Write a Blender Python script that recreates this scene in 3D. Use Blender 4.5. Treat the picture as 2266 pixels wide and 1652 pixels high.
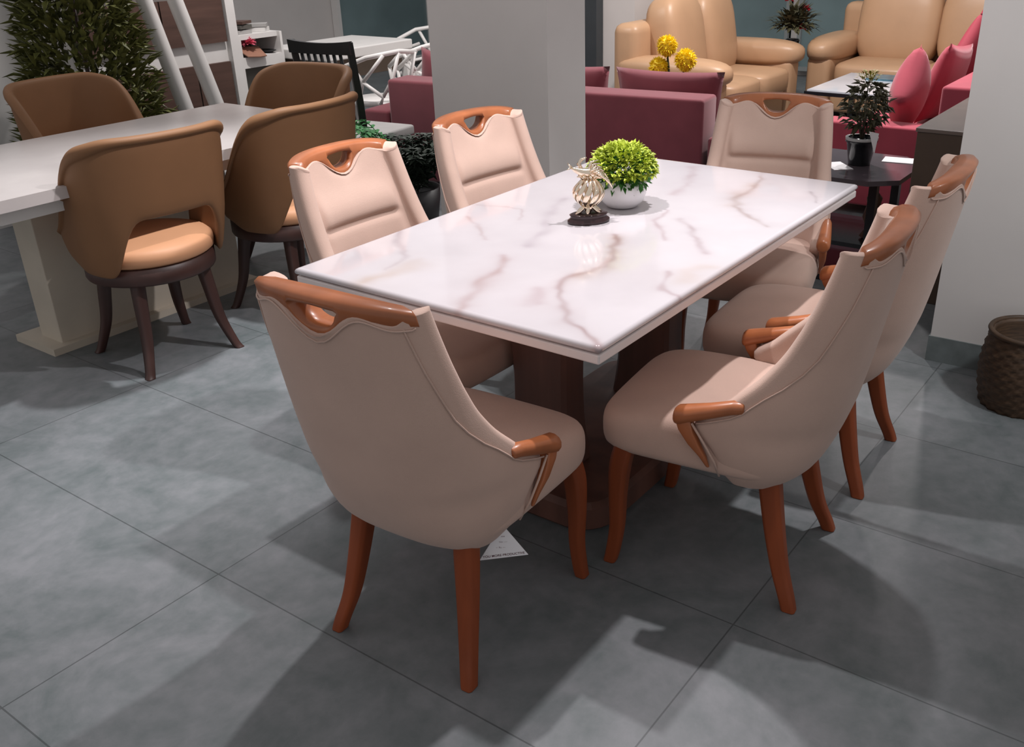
import bpy, bmesh, math, random
from mathutils import Vector, Matrix
random.seed(7)
S = bpy.context.scene
for o in list(bpy.data.objects): bpy.data.objects.remove(o, do_unlink=True)
COL = S.collection
PI = math.pi

# ------------------------------------------------------------------ camera
cd = bpy.data.cameras.new('camera'); cam = bpy.data.objects.new('camera', cd); COL.objects.link(cam)
R = Vector((0.582, -0.813, -0.023)); F = Vector((0.729, 0.534, -0.429)); F.normalize()
R = (R - F * R.dot(F)).normalized(); U = R.cross(F)
M = Matrix(((R.x, U.x, -F.x, -2.330), (R.y, U.y, -F.y, -1.469), (R.z, U.z, -F.z, 1.574), (0, 0, 0, 1)))
cam.matrix_world = M
cd.sensor_width = 36; cd.sensor_fit = 'HORIZONTAL'; cd.lens = 2120.8 / 2266 * 36
cd.shift_x = (1133 - 1210) / 2266; cd.shift_y = -1 / 2266; cd.clip_start = .05
S.camera = cam

# ------------------------------------------------------------------ light
S.view_settings.view_transform = 'Standard'; S.view_settings.look = 'None'
S.view_settings.gamma = 1; S.view_settings.exposure = 0.0
w = bpy.data.worlds.new('world'); S.world = w; w.use_nodes = True
w.node_tree.nodes['Background'].inputs[0].default_value = (.90, .875, .88, 1)
w.node_tree.nodes['Background'].inputs[1].default_value = 0.55

def spot(name, loc, target, watts, angle, blend=.5, radius=.04, col=(1, .95, .93)):
    l = bpy.data.lights.new(name, 'SPOT'); l.energy = watts; l.spot_size = math.radians(angle); l.spot_blend = blend
    l.shadow_soft_size = radius; l.color = col
    o = bpy.data.objects.new(name, l); COL.objects.link(o); o.location = loc
    d = Vector(target) - Vector(loc); o.rotation_euler = d.to_track_quat('-Z', 'Y').to_euler()
    return o
spot('downlight_or_fill', (-.24, .32, 2.85), (-.26, .26, .7), 150, 64, .35, .03, (1, .96, .97))
spot('downlight_or_fill', (.40, -.42, 2.85), (-.25, .30, .75), 205, 74, .6, .04, (1, .96, .98))
spot('downlight_or_fill', (.05, 1.42, 2.85), (-.42, 1.72, 0), 265, 62, .8, .05, (.97, .98, 1))
spot('downlight_or_fill', (3.6, .9, 2.9), (4.3, .9, .3), 300, 140, .6, .08)  # extra spot added to brighten the lounge, no known lamp there
spot('downlight_or_fill', (4.1, .05, 2.9), (3.3, .1, .4), 150, 90, .8, .06, (1, .93, .92))
spot('downlight_or_fill', (1.9, 3.2, 2.9), (2.4, 3.6, .4), 190, 130, .8, .08)  # added fill that lifts the rear left furniture, not a known fitting
spot('downlight_or_fill', (.1, -2.3, 2.9), (1.25, -1.2, 1.2), 150, 75, .9, .10, (.95, .98, 1))  # added spot washing the right wall, source made up

# ------------------------------------------------------------------ materials
MATS = {}
def nt(name):
    m = bpy.data.materials.new(name); m.use_nodes = True
    return m, m.node_tree.nodes, m.node_tree.links, m.node_tree.nodes['Principled BSDF']
def mat(name, col, rough=.6, var=.06, scale=8, metal=0, bump=0, bscale=200, spec=.5, detail=4, stretch=(1, 1, 1), sheen=0, coat=0):
    if name in MATS: return MATS[name]
    m, N, L, P = nt(name)
    tc = N.new('ShaderNodeTexCoord'); mp = N.new('ShaderNodeMapping'); mp.inputs['Scale'].default_value = stretch
    L.new(tc.outputs['Object'], mp.inputs[0])
    n = N.new('ShaderNodeTexNoise'); n.inputs['Scale'].default_value = scale; n.inputs['Detail'].default_value = detail
    L.new(mp.outputs[0], n.inputs['Vector'])
    r = N.new('ShaderNodeValToRGB'); r.color_ramp.elements[0].position = .3; r.color_ramp.elements[1].position = .7
    r.color_ramp.elements[0].color = [max(0, c * (1 - var)) for c in col] + [1]
    r.color_ramp.elements[1].color = [min(1, c * (1 + var)) for c in col] + [1]
    L.new(n.outputs[0], r.inputs[0]); L.new(r.outputs[0], P.inputs['Base Color'])
    P.inputs['Roughness'].default_value = rough; P.inputs['Metallic'].default_value = metal
    P.inputs['Specular IOR Level'].default_value = spec
    if sheen: P.inputs['Sheen Weight'].default_value = sheen
    if coat: P.inputs['Coat Weight'].default_value = coat; P.inputs['Coat Roughness'].default_value = .08
    if bump:
        n2 = N.new('ShaderNodeTexNoise'); n2.inputs['Scale'].default_value = bscale; L.new(tc.outputs['Object'], n2.inputs['Vector'])
        b = N.new('ShaderNodeBump'); b.inputs['Strength'].default_value = bump; b.inputs['Distance'].default_value = .002
        L.new(n2.outputs[0], b.inputs['Height']); L.new(b.outputs[0], P.inputs['Normal'])
    MATS[name] = m; return m
fabric = mat('beige_fabric', (.52, .362, .298), .75, .05, 6, bump=.25, bscale=500, spec=.25, sheen=.15)
wood = mat('brown_wood', (.34, .110, .042), .34, .22, 9, stretch=(1, 1, .18), coat=.12, spec=.4)
legwood = mat('leg_wood', (.215, .050, .017), .45, .22, 14, stretch=(1, 1, .12), spec=.25)
darkwood = mat('dark_wood', (.045, .018, .014), .45, .25, 10, stretch=(1, 1, .15))
basewood = mat('pedestal_wood', (.115, .05, .036), .4, .3, 12, stretch=(1, 1, .12))
tan = mat('tan_leatherette', (.22, .107, .050), .6, .06, 5, spec=.3)
tanseat = mat('tan_seat', (.56, .28, .15), .55, .05, 5, spec=.35)
leather = mat('tan_leather', (.47, .285, .165), .42, .05, 4, bump=.15, bscale=40)
maroon = mat('burgundy_fabric', (.20, .046, .060), .8, .08, 7, spec=.2, sheen=.3)
pink = mat('raspberry_fabric', (.40, .060, .090), .8, .08, 7, spec=.2, sheen=.3)
white = mat('white_paint', (.72, .70, .68), .4, .03)
cream = mat('cream_panel', (.50, .44, .36), .5, .05)
greywall = mat('grey_plaster', (.56, .52, .50), .85, .03, 3)
greywall2 = mat('pale_plaster', (.63, .595, .575), .85, .03, 3)
black = mat('black_gloss', (.012, .013, .016), .15, .1)
blackm = mat('black_satin', (.02, .02, .022), .45, .1)
slate = mat('slate_skirting', (.14, .16, .16), .5, .15, 20)
gold = mat('champagne_metal', (.92, .78, .62), .12, .05, 20, metal=1)
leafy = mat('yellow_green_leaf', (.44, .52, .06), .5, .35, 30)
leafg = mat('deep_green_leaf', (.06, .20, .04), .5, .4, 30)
leafd = mat('olive_leaf', (.11, .115, .028), .55, .5, 25)
leafr = mat('dark_mixed_leaf', (.075, .07, .035), .5, .45, 40)
fernm = mat('fern_green', (.06, .25, .08), .5, .4, 18)
soil = mat('soil', (.03, .024, .018), .9, .4, 60)
yellow = mat('yellow_petal', (.98, .72, .03), .6, .12, 60)
redp = mat('red_petal', (.65, .03, .06), .6, .2, 40)
pinkp = mat('pink_petal', (.90, .22, .32), .6, .2, 40)
paper = mat('white_card', (.82, .80, .82), .5, .02)
ink = mat('maroon_ink', (.10, .02, .03), .6, .02)
greenink = mat('green_ink', (.03, .22, .12), .6, .02)
wicker = mat('wicker', (.06, .032, .016), .6, .4, 60, stretch=(.3, .3, 3))
brownpanel = mat('brown_panel', (.085, .058, .042), .5, .12, 6)
plank = mat('brown_plank', (.085, .045, .034), .5, .28, 7, stretch=(.3, 1, 3))
concrete = mat('pale_grey', (.36, .35, .34), .6, .06)
darkgrey = mat('dark_grey', (.09, .085, .075), .6, .1)
bluegrey = mat('teal_glass', (.17, .235, .245), .15, .2, 1.2)
lav = mat('lilac_fabric', (.34, .24, .33), .8, .08)
terrac = mat('terracotta_bowl', (.30, .15, .10), .6, .1)
potw = mat('white_ceramic', (.80, .78, .80), .25, .02)

def floor_mat():
    m, N, L, P = nt('grey_floor_tile')
    tc = N.new('ShaderNodeTexCoord')
    n1 = N.new('ShaderNodeTexNoise'); n1.inputs['Scale'].default_value = 3.2; n1.inputs['Detail'].default_value = 10; n1.inputs['Roughness'].default_value = .68
    n1.inputs['Distortion'].default_value = .5
    L.new(tc.outputs['Object'], n1.inputs['Vector'])
    r = N.new('ShaderNodeValToRGB')
    e = r.color_ramp.elements; e[0].position = .36; e[0].color = (.104, .122, .124, 1); e[1].position = .64; e[1].color = (.198, .203, .214, 1)
    n2 = N.new('ShaderNodeTexNoise'); n2.inputs['Scale'].default_value = 17; n2.inputs['Detail'].default_value = 6; n2.inputs['Roughness'].default_value = .6
    L.new(tc.outputs['Object'], n2.inputs['Vector'])
    av = N.new('ShaderNodeMix'); av.data_type = 'FLOAT'; av.inputs[0].default_value = .32
    L.new(n1.outputs[0], av.inputs[2]); L.new(n2.outputs[0], av.inputs[3]); L.new(av.outputs[0], r.inputs[0])
    mp = N.new('ShaderNodeMapping'); mp.inputs['Location'].default_value = (.5, .575, 0)
    mp.inputs['Rotation'].default_value = (0, 0, PI / 2)
    # brick rows run along X in texture space: length 1.2 (world Y), row height .585 (world X)
    L.new(tc.outputs['Object'], mp.inputs[0])
    br = N.new('ShaderNodeTexBrick'); br.inputs['Scale'].default_value = 1; br.inputs['Brick Width'].default_value = 1.23; br.inputs['Row Height'].default_value = .585
    br.inputs['Mortar Size'].default_value = .0022; br.inputs['Mortar Smooth'].default_value = .2; br.offset = 0; br.squash = 1
    br.inputs['Color1'].default_value = (.93, .93, .93, 1); br.inputs['Color2'].default_value = (1.06, 1.06, 1.06, 1); br.inputs['Mortar'].default_value = (.52, .52, .52, 1)
    L.new(mp.outputs[0], br.inputs['Vector'])
    mx = N.new('ShaderNodeMix'); mx.data_type = 'RGBA'; mx.blend_type = 'MULTIPLY'; mx.inputs[0].default_value = 1
    L.new(r.outputs[0], mx.inputs[6]); L.new(br.outputs[0], mx.inputs[7]); L.new(mx.outputs[2], P.inputs['Base Color'])
    P.inputs['Roughness'].default_value = .42; P.inputs['Specular IOR Level'].default_value = .35
    return m
floorm = floor_mat()

def marble_mat(name, base=(.54, .502, .522)):
    m, N, L, P = nt(name)
    at = N.new('ShaderNodeAttribute'); at.attribute_name = 'vein'
    tc = N.new('ShaderNodeTexCoord')
    n = N.new('ShaderNodeTexNoise'); n.inputs['Scale'].default_value = 3; n.inputs['Detail'].default_value = 6
    L.new(tc.outputs['Object'], n.inputs['Vector'])
    r = N.new('ShaderNodeValToRGB'); e = r.color_ramp.elements
    e[0].position = .35; e[0].color = [c * .9 for c in base] + [1]; e[1].position = .65; e[1].color = list(base) + [1]
    L.new(n.outputs[0], r.inputs[0])
    mx = N.new('ShaderNodeMix'); mx.data_type = 'RGBA'; mx.blend_type = 'MULTIPLY'; mx.inputs[0].default_value = 1
    L.new(r.outputs[0], mx.inputs[6]); L.new(at.outputs['Color'], mx.inputs[7]); L.new(mx.outputs[2], P.inputs['Base Color'])
    P.inputs['Roughness'].default_value = .10; P.inputs['Coat Weight'].default_value = .3; P.inputs['Coat Roughness'].default_value = .05
    return m
marble = marble_mat('onyx_marble')
marble2 = mat('pale_marble', (.50, .45, .435), .25, .1, 3, detail=8)

# ------------------------------------------------------------------ helpers
def link(name, bm, m, parent=None, smooth=True, mods=None):
    me = bpy.data.meshes.new(name); bmesh.ops.recalc_face_normals(bm, faces=bm.faces[:]); bm.to_mesh(me); bm.free()
    o = bpy.data.objects.new(name, me); COL.objects.link(o); me.materials.append(m)
    if smooth:
        for p in me.polygons: p.use_smooth = True
    for t, kw in (mods or []):
        md = o.modifiers.new(t.lower(), t)
        for k, v in kw.items(): setattr(md, k, v)
    if parent: o.parent = parent
    return o
SUB1 = [('SUBSURF', dict(levels=1, render_levels=1))]
SUB2 = [('SUBSURF', dict(levels=2, render_levels=2))]
def tag(o, label, cat, group=None):
    o['label'] = label; o['category'] = cat
    if group: o['group'] = group
    return o
def thing(name, label, cat, loc=(0, 0, 0), rz=0, group=None):
    o = bpy.data.objects.new(name, None); COL.objects.link(o); o.empty_display_size = .1
    o.location = loc; o.rotation_euler = (0, 0, rz); return tag(o, label, cat, group)
def struct(o): o['kind'] = 'structure'; return o
def copy_tree(o, parent=None):
    c = o.copy(); COL.objects.link(c); c.parent = parent
    for ch in list(o.children): copy_tree(ch, c)
    return c
def NB(): return bmesh.new()
def box(bm, x0, x1, y0, y1, z0, z1, bev=0, seg=2, mt=None):
    v = [bm.verts.new((x, y, z)) for x in (x0, x1) for y in (y0, y1) for z in (z0, z1)]
    fs = [(0, 1, 3, 2), (4, 6, 7, 5), (0, 4, 5, 1), (2, 3, 7, 6), (0, 2, 6, 4), (1, 5, 7, 3)]
    faces = [bm.faces.new([v[i] for i in f]) for f in fs]
    nv = v
    if bev:
        es = list({e for f in faces for e in f.edges})
        r = bmesh.ops.bevel(bm, geom=es, offset=bev, segments=seg, affect='EDGES', profile=.5)
        nv = list({vv for f in r['faces'] for vv in f.verts} | {x for x in v if x.is_valid})
    if mt is not None:
        for x in nv: x.co = mt @ x.co
    return bm
def puff(bm, cx, cy, cz, sx, sy, sz, n=3.2, mt=None, seg=20, rings=12, top=0):
    """superellipsoid cushion, half sizes sx sy sz"""
    def sp(a, e): return math.copysign(abs(a) ** e, a)
    e = 2 / n; grid = []
    for i in range(rings + 1):
        v = -PI / 2 + PI * i / rings; row = []
        for j in range(seg):
            u = 2 * PI * j / seg
            p = Vector((sx * sp(math.cos(v), e) * sp(math.cos(u), e), sy * sp(math.cos(v), e) * sp(math.sin(u), e), sz * sp(math.sin(v), e)))
            if mt is not None: p = mt @ p
            row.append(p + Vector((cx, cy, cz)))
        grid.append(row)
    loft(bm, grid, True, False); return bm
def loft(bm, rows, closed=True, caps=True):
    vr = [[bm.verts.new(p) for p in r] for r in rows]
    for a, b in zip(vr[:-1], vr[1:]):
        n = len(a)
        for i in range(n if closed else n - 1):
            j = (i + 1) % n
            try: bm.faces.new((a[i], a[j], b[j], b[i]))
            except ValueError: pass
    if caps:
        bm.faces.new(vr[0][::-1]); bm.faces.new(vr[-1])
    return vr
def tube(bm, pts, r, seg=8, caps=True, flat=None):
    pts = [Vector(p) for p in pts]; rows = []; up = None
    for i, p in enumerate(pts):
        t = (pts[min(i + 1, len(pts) - 1)] - pts[max(i - 1, 0)]).normalized()
        if up is None:
            up = Vector((0, 0, 1)) if abs(t.z) < .9 else Vector((0, 1, 0))
        s = t.cross(up).normalized(); up = s.cross(t).normalized()
        rr = r[i] if isinstance(r, (list, tuple)) else r
        ra, rb = rr if isinstance(rr, tuple) else (rr, rr)
        rows.append([p + s * math.cos(2 * PI * k / seg) * ra + up * math.sin(2 * PI * k / seg) * rb for k in range(seg)])
    loft(bm, rows, True, caps); return bm
def sweep_rect(bm, secs):
    """secs: (x,y,z,hx,hy) horizontal rounded rectangles stacked in z"""
    rows = []
    for x, y, z, hx, hy in secs:
        c = .35
        row = []
        for sx, sy in ((1, -1), (1, 1), (-1, 1), (-1, -1)):
            a = Vector((x + sx * hx, y + sy * hy * (1 - c), z)); b = Vector((x + sx * hx * (1 - c), y + sy * hy, z))
            row += [a, b] if (sx, sy) in ((1, 1), (-1, -1)) else [b, a]
        rows.append(row)
    loft(bm, rows); return bm
def dens(rows, m=5):
    out = []; n = len(rows)
    for i in range(n - 1):
        p0, p1, p2, p3 = rows[max(i - 1, 0)], rows[i], rows[i + 1], rows[min(i + 2, n - 1)]
        for k in range(m):
            t = k / m
            out.append([.5 * (2 * b + (c - a) * t + (2 * a - 5 * b + 4 * c - d) * t * t + (3 * b - a - 3 * c + d) * t ** 3) for a, b, c, d in zip(p0, p1, p2, p3)])
    return out + [list(rows[-1])]
def lathe(bm, prof, cx=0, cy=0, seg=32, sx=1, sy=1, caps=True):
    rows = [[Vector((cx + r * sx * math.cos(2 * PI * k / seg), cy + r * sy * math.sin(2 * PI * k / seg), z)) for k in range(seg)] for r, z in prof]
    loft(bm, rows, True, caps); return bm
def interp(tab, z):
    if z <= tab[0][0]: return tab[0][1:]
    for a, b in zip(tab[:-1], tab[1:]):
        if z <= b[0]:
            t = (z - a[0]) / (b[0] - a[0]); return [p + (q - p) * t for p, q in zip(a[1:], b[1:])]
    return tab[-1][1:]
def smooth(t): t = min(1, max(0, t)); return t * t * (3 - 2 * t)

# ------------------------------------------------------------------ setting
bm = NB(); box(bm, -6, 12, -6, 12, -.05, 0); struct(link('floor', bm, floorm, smooth=False))
bm = NB(); box(bm, 7.8, 7.95, -4, 9, 0, 3.2); struct(link('wall_back', bm, greywall2, smooth=False))
bm = NB(); box(bm, -3, 7.8, 7.0, 7.15, 0, 3.2); struct(link('wall_left', bm, greywall2, smooth=False))
bm = NB(); box(bm, 5.44, 7.70, 6.93, 6.99, .1, 2.7); wdw = struct(link('window_4', bm, bluegrey, smooth=False))
bm = NB()
for xx in (5.40, 6.86): box(bm, xx, xx + .045, 6.90, 6.995, 0, 2.74)
box(bm, 5.44, 7.70, 6.90, 6.995, .04, .1); link('window_frame', bm, white, wdw, False)
# back wall glazing, seen as a thin band along the top of the view
for k, (y0, y1) in enumerate(((.6, 2.55), (2.65, 4.3), (4.4, 6.6))):
    bm = NB(); box(bm, 7.74, 7.79, y0, y1, .1, 2.7)
    wdw = struct(link('window_%d' % (k + 1), bm, bluegrey, smooth=False))
    bm = NB()
    for yy in (y0, (y0 + y1) / 2 - .02, y1 - .04): box(bm, 7.70, 7.78, yy, yy + .04, .1, 2.7)
    box(bm, 7.70, 7.78, y0, y1, .06, .1); box(bm, 7.70, 7.78, y0, y1, 2.7, 2.74)
    link('window_frame', bm, mat('frame_grey', (.25, .27, .27), .4, .05), wdw, False)
bm = NB(); box(bm, 1.10, 1.39, 1.0, 1.66, 0, 3.2); struct(link('pillar_middle', bm, greywall2, smooth=False))
bm = NB(); box(bm, 1.095, 1.395, .995, 1.665, 0, .09); struct(link('baseboard_middle', bm, slate, smooth=False))
mt = Matrix.Translation((1.243, -.673, 0)) @ Matrix.Rotation(math.radians(2), 4, 'Z')
bm = NB(); box(bm, 0, .55, -3.2, 0, 0.1, 3.2, mt=mt); struct(link('wall_right', bm, greywall2, smooth=False))
bm = NB(); box(bm, -.006, .556, -3.206, .006, 0, .1, mt=mt); struct(link('baseboard_right', bm, slate, smooth=False))
# slim dark upright beside the middle pillar and a pale column behind it
bm = NB(); box(bm, 4.6, 4.7, 3.02, 3.20, 0, 3.2); struct(link('trim_1', bm, mat('dark_upright', (.035, .04, .045), .4), smooth=False))
bm = NB(); box(bm, 4.7, 5.2, 2.72, 3.2, 0, 3.2); struct(link('pillar_rear', bm, greywall, smooth=False))

# ------------------------------------------------------------------ dining table
VEINS = [
 ([(-.397, .472), (-.498, .353), (-.589, .28), (-.659, .254)], .010, (.62, .55, .56), .6),
 ([(-.77, .24), (-.703, .227), (-.621, .226), (-.567, .244)], .030, (.80, .66, .52), .7),
 ([(-.413, .067), (-.526, .008), (-.626, -.021), (-.716, -.053), (-.791, -.096)], .020, (.62, .42, .38), .75),
 ([(-.178, .38), (-.269, .262), (-.329, .196)], .010, (.70, .58, .55), .6),
 ([(.129, .269), (-.05, .168), (-.215, .091), (-.293, .058)], .022, (.62, .56, .60), .55),
 ([(-.102, -.095), (-.245, -.17), (-.353, -.204), (-.421, -.193), (-.47, -.178), (-.548, -.205), (-.643, -.278), (-.705, -.358), (-.753, -.425), (-.777, -.475)], .013, (.55, .40, .38), .85),
 ([(-.12, -.10), (-.245, -.18), (-.353, -.224), (-.44, -.20)], .035, (.80, .68, .56), .5),
 ([(-.574, -.163), (-.651, -.212)], .025, (.66, .50, .50), .6),
 ([(.189, -.085), (.07, -.121), (-.065, -.234)], .011, (.62, .46, .46), .6),
 ([(.132, -.178), (.007, -.273), (-.116, -.379)], .014, (.55, .42, .42), .7),
 ([(-.298, -.358), (-.406, -.431), (-.441, -.462)], .010, (.58, .42, .42), .7),
 ([(.817, -.129), (.695, -.175), (.514, -.217), (.41, -.204), (.324, -.261), (.255, -.337), (.198, -.419)], .012, (.58, .47, .42), .75),
 ([(.60, -.19), (.45, -.21), (.34, -.23)], .035, (.82, .70, .60), .5),
 ([(.609, -.377), (.5, -.457)], .007, (.45, .40, .42), .7),
 ([(.728, .09), (.488, -.003), (.364, -.02)], .020, (.66, .52, .52), .55),
 ([(-.207, -.438), (-.268, -.406), (-.33, -.43)], .030, (.85, .70, .55), .6),
 ([(.62, .30), (.50, .22), (.42, .25)], .014, (.62, .50, .48), .5),
 ([(-.05, .45), (-.02, .30), (-.12, .24)], .008, (.66, .55, .52), .5),
]
from mathutils import noise as MN
def vein_col(x, y):
    c = [1, 1, 1]
    wx = x + .022 * MN.noise(Vector((x * 9, y * 9, 1))) + .008 * MN.noise(Vector((x * 28, y * 28, 4)))
    wy = y + .022 * MN.noise(Vector((x * 9, y * 9, 7))) + .008 * MN.noise(Vector((x * 28, y * 28, 9)))
    for pts, wd, col, st in VEINS:
        best = 9; tt = 0; n = len(pts) - 1
        for i in range(n):
            ax, ay = pts[i]; bx, by = pts[i + 1]; dx, dy = bx - ax, by - ay
            t = max(0, min(1, ((wx - ax) * dx + (wy - ay) * dy) / (dx * dx + dy * dy)))
            d = math.hypot(wx - ax - t * dx, wy - ay - t * dy)
            if d < best: best = d; tt = (i + t) / n
        w_ = wd * (.6 + .9 * abs(MN.noise(Vector((x * 6, y * 6, wd * 100)))))
        k = st * (math.exp(-(best / w_) ** 2) * .8 + .22 * math.exp(-(best / (w_ * 3)) ** 2)) * (.65 + .5 * MN.noise(Vector((x * 14, y * 14, 2))))
        k = max(0, min(1, k))
        c = [a * (1 - k + k * b) for a, b in zip(c, col)]
    return c
dt = thing('dining_table', 'long white marbled dining table on two brown wooden pedestals, six beige chairs around it', 'table')
L2, W2 = .785, .475
bm = NB()
nx, ny = 300, 190
lay = bm.loops.layers.float_color.new('vein')
g = [[bm.verts.new((-L2 + .008 + (2 * L2 - .016) * i / nx, -W2 + .008 + (2 * W2 - .016) * j / ny, .76)) for j in range(ny + 1)] for i in range(nx + 1)]
cc = [[vein_col(g[i][j].co.x, g[i][j].co.y) + [1] for j in range(ny + 1)] for i in range(nx + 1)]
for i in range(nx):
    for j in range(ny):
        f = bm.faces.new((g[i][j], g[i + 1][j], g[i + 1][j + 1], g[i][j + 1]))
        for lp, (a, b) in zip(f.loops, ((i, j), (i + 1, j), (i + 1, j + 1), (i, j + 1))): lp[lay] = cc[a][b]
ring = [g[i][0] for i in range(nx)] + [g[nx][j] for j in range(ny)] + [g[i][ny] for i in range(nx, 0, -1)] + [g[0][j] for j in range(ny, 0, -1)]
rc = [cc[i][0] for i in range(nx)] + [cc[nx][j] for j in range(ny)] + [cc[i][ny] for i in range(nx, 0, -1)] + [cc[0][j] for j in range(ny, 0, -1)]
prev = ring
for off, z in ((.003, .757), (0, .752), (0, .747), (.002, .744)):
    cur = []
    for v in ring:
        x = math.copysign(min(abs(v.co.x) + .008 - off, L2 - off), v.co.x) if abs(abs(v.co.x) - (L2 - .008)) < 1e-5 else v.co.x
        y = math.copysign(min(abs(v.co.y) + .008 - off, W2 - off), v.co.y) if abs(abs(v.co.y) - (W2 - .008)) < 1e-5 else v.co.y
        cur.append(bm.verts.new((x, y, z)))
    n = len(ring)
    for k in range(n):
        f = bm.faces.new((prev[k], prev[(k + 1) % n], cur[(k + 1) % n], cur[k]))
        for lp, q in zip(f.loops, (k, (k + 1) % n, (k + 1) % n, k)): lp[lay] = rc[q]
    prev = cur
bm.faces.new(prev)
for f in bm.faces:
    if len(f.verts) > 4:
        for lp in f.loops: lp[lay] = (1, 1, 1, 1)
link('tabletop', bm, marble, dt)
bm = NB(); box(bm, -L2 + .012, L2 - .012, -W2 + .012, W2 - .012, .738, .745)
link('edge_groove', bm, mat('groove_shade', (.42, .36, .36), .4, .05), dt, False)['label'] = 'shadowed recess between the two slabs'  # recess shade is put into a darker stone colour
bm = NB(); box(bm, -L2 + .002, L2 - .002, -W2 + .002, W2 - .002, .716, .739, bev=.004)
link('lower_slab', bm, mat('pale_stone', (.70, .63, .62), .25, .05), dt, False)
bm = NB(); box(bm, -.55, .55, -.28, .28, .69, .716); link('subframe', bm, basewood, dt, False)
for cx, cy in ((-.27, .035), (.27, .0)):
    bm = NB(); rows = []
    for k in range(17):
        z = .09 + .61 * k / 16; t = abs(k / 16 - .42) / .58
        hy = .095 + .035 * t ** 2.2; hx = .055 + .018 * t ** 2.2
        c = .012
        rows.append([Vector((cx + a, cy + b, z)) for a, b in ((hx, -hy + c), (hx, hy - c), (hx - c, hy), (-hx + c, hy), (-hx, hy - c), (-hx, -hy + c), (-hx + c, -hy), (hx - c, -hy))])
    loft(bm, rows); link('pedestal', bm, basewood, dt, False)
bm = NB()
def rrect(hx, hy, r, z, n=6, cx=0, cy=0):
    out = []
    for sx, sy, a0 in ((1, 1, 0), (-1, 1, 90), (-1, -1, 180), (1, -1, 270)):
        for k in range(n + 1):
            a = math.radians(a0 + 90 * k / n); out.append(Vector((cx + sx * (hx - r) + r * math.cos(a), cy + sy * (hy - r) + r * math.sin(a), z)))
    return out
loft(bm, [rrect(.46, .25, .10, 0), rrect(.47, .26, .10, .012), rrect(.47, .26, .10, .075), rrect(.455, .245, .09, .09)])
link('base_plinth', bm, basewood, dt, False)

# ------------------------------------------------------------------ beige dining chair
HWT = [(.315, .190), (.36, .225), (.42, .245), (.50, .255), (.56, .250), (.62, .241), (.69, .232), (.76, .226), (.82, .221), (.89, .214), (.96, .205)]
YBT = [(.315, -.195), (.335, -.225), (.36, -.25), (.42, -.28), (.50, -.305), (.56, -.318), (.69, -.342), (.82, -.366), (.89, -.378), (.96, -.388)]
YFT = [(.315, -.075), (.36, -.058), (.39, -.052), (.44, -.030), (.475, .012), (.495, .012), (.515, -.035), (.545, -.062), (.575, -.092), (.624, -.143), (.69, -.190), (.756, -.222), (.82, -.248), (.888, -.270), (.96, -.288)]
YIT = [(.315, -.14), (.45, -.175), (.56, -.215), (.69, -.255), (.82, -.290), (.96, -.335)]
def se(hw, y0, y1, n, th):
    c, s = math.cos(th), math.sin(th); e = 2 / n
    return hw * math.copysign(abs(c) ** e, c), y0 - (y0 - y1) * abs(s) ** e
def ztop(x):
    a = abs(x)
    if a < .105: return .870 + .064 * smooth(a / .105)
    if a < .16: return .934 - .016 * smooth((a - .105) / .055)
    if a < .180: return .918
    return .918 + .018 * smooth((a - .180) / .012)
NO, NI = 26, 22
ZL = [.315, .33, .36, .40, .44, .475, .50, .52, .54, .56, .59, .62, .65, .68, .705, .72, .73, .74, .75, .765, .79, .82, .85, .885, .925]
def shell_ring(z, top=False):
    hw, = interp(HWT, z); yb, = interp(YBT, z); yf, = interp(YFT, z); yi, = interp(YIT, z)
    n = 2.9 - .5 * smooth((z - .5) / .4); ring = []
    outer = []; inner = []
    for k in range(NO + 1): outer.append(se(hw, yf - .012, yb, n, PI * k / NO))
    tw = .052
    cen = yf - .012
    for k in range(NI + 1):
        x, y = se(hw - tw, cen, min(yi, cen - .02), n, PI * (1 - k / NI))
        if .60 < z < .95 and abs(x) < .165:
            m = smooth((.165 - abs(x)) / .025); u = z - .735
            b = .022 * math.exp(-((u - .045) / .05) ** 2) + .010 * math.exp(-((u + .05) / .05) ** 2) - .016 * math.exp(-(u / .008) ** 2)
            y += b * m
        inner.append((x, y))
    tipL = [(-hw + tw * .06, cen + .014), (-hw + tw * .5, cen + .026), (-hw + tw * .94, cen + .014)]
    tipR = [(hw - tw * .94, cen + .014), (hw - tw * .5, cen + .026), (hw - tw * .06, cen + .014)]
    return outer + tipL + inner + tipR
def sect_at(z, t_arc):
    """centre line of the top of the back, t in -1..1 -> x, y, tangent"""
    hw, = interp(HWT, z); yb, = interp(YBT, z); yf, = interp(YFT, z); yi, = interp(YIT, z)
    n = 2.4; th = PI / 2 - t_arc * PI / 2
    xo, yo = se(hw, yf - .012, yb, n, th); xi, yi2 = se(hw - .046, yf - .012, yi, n, th)
    return (xo, yo), (xi, yi2)

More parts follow.
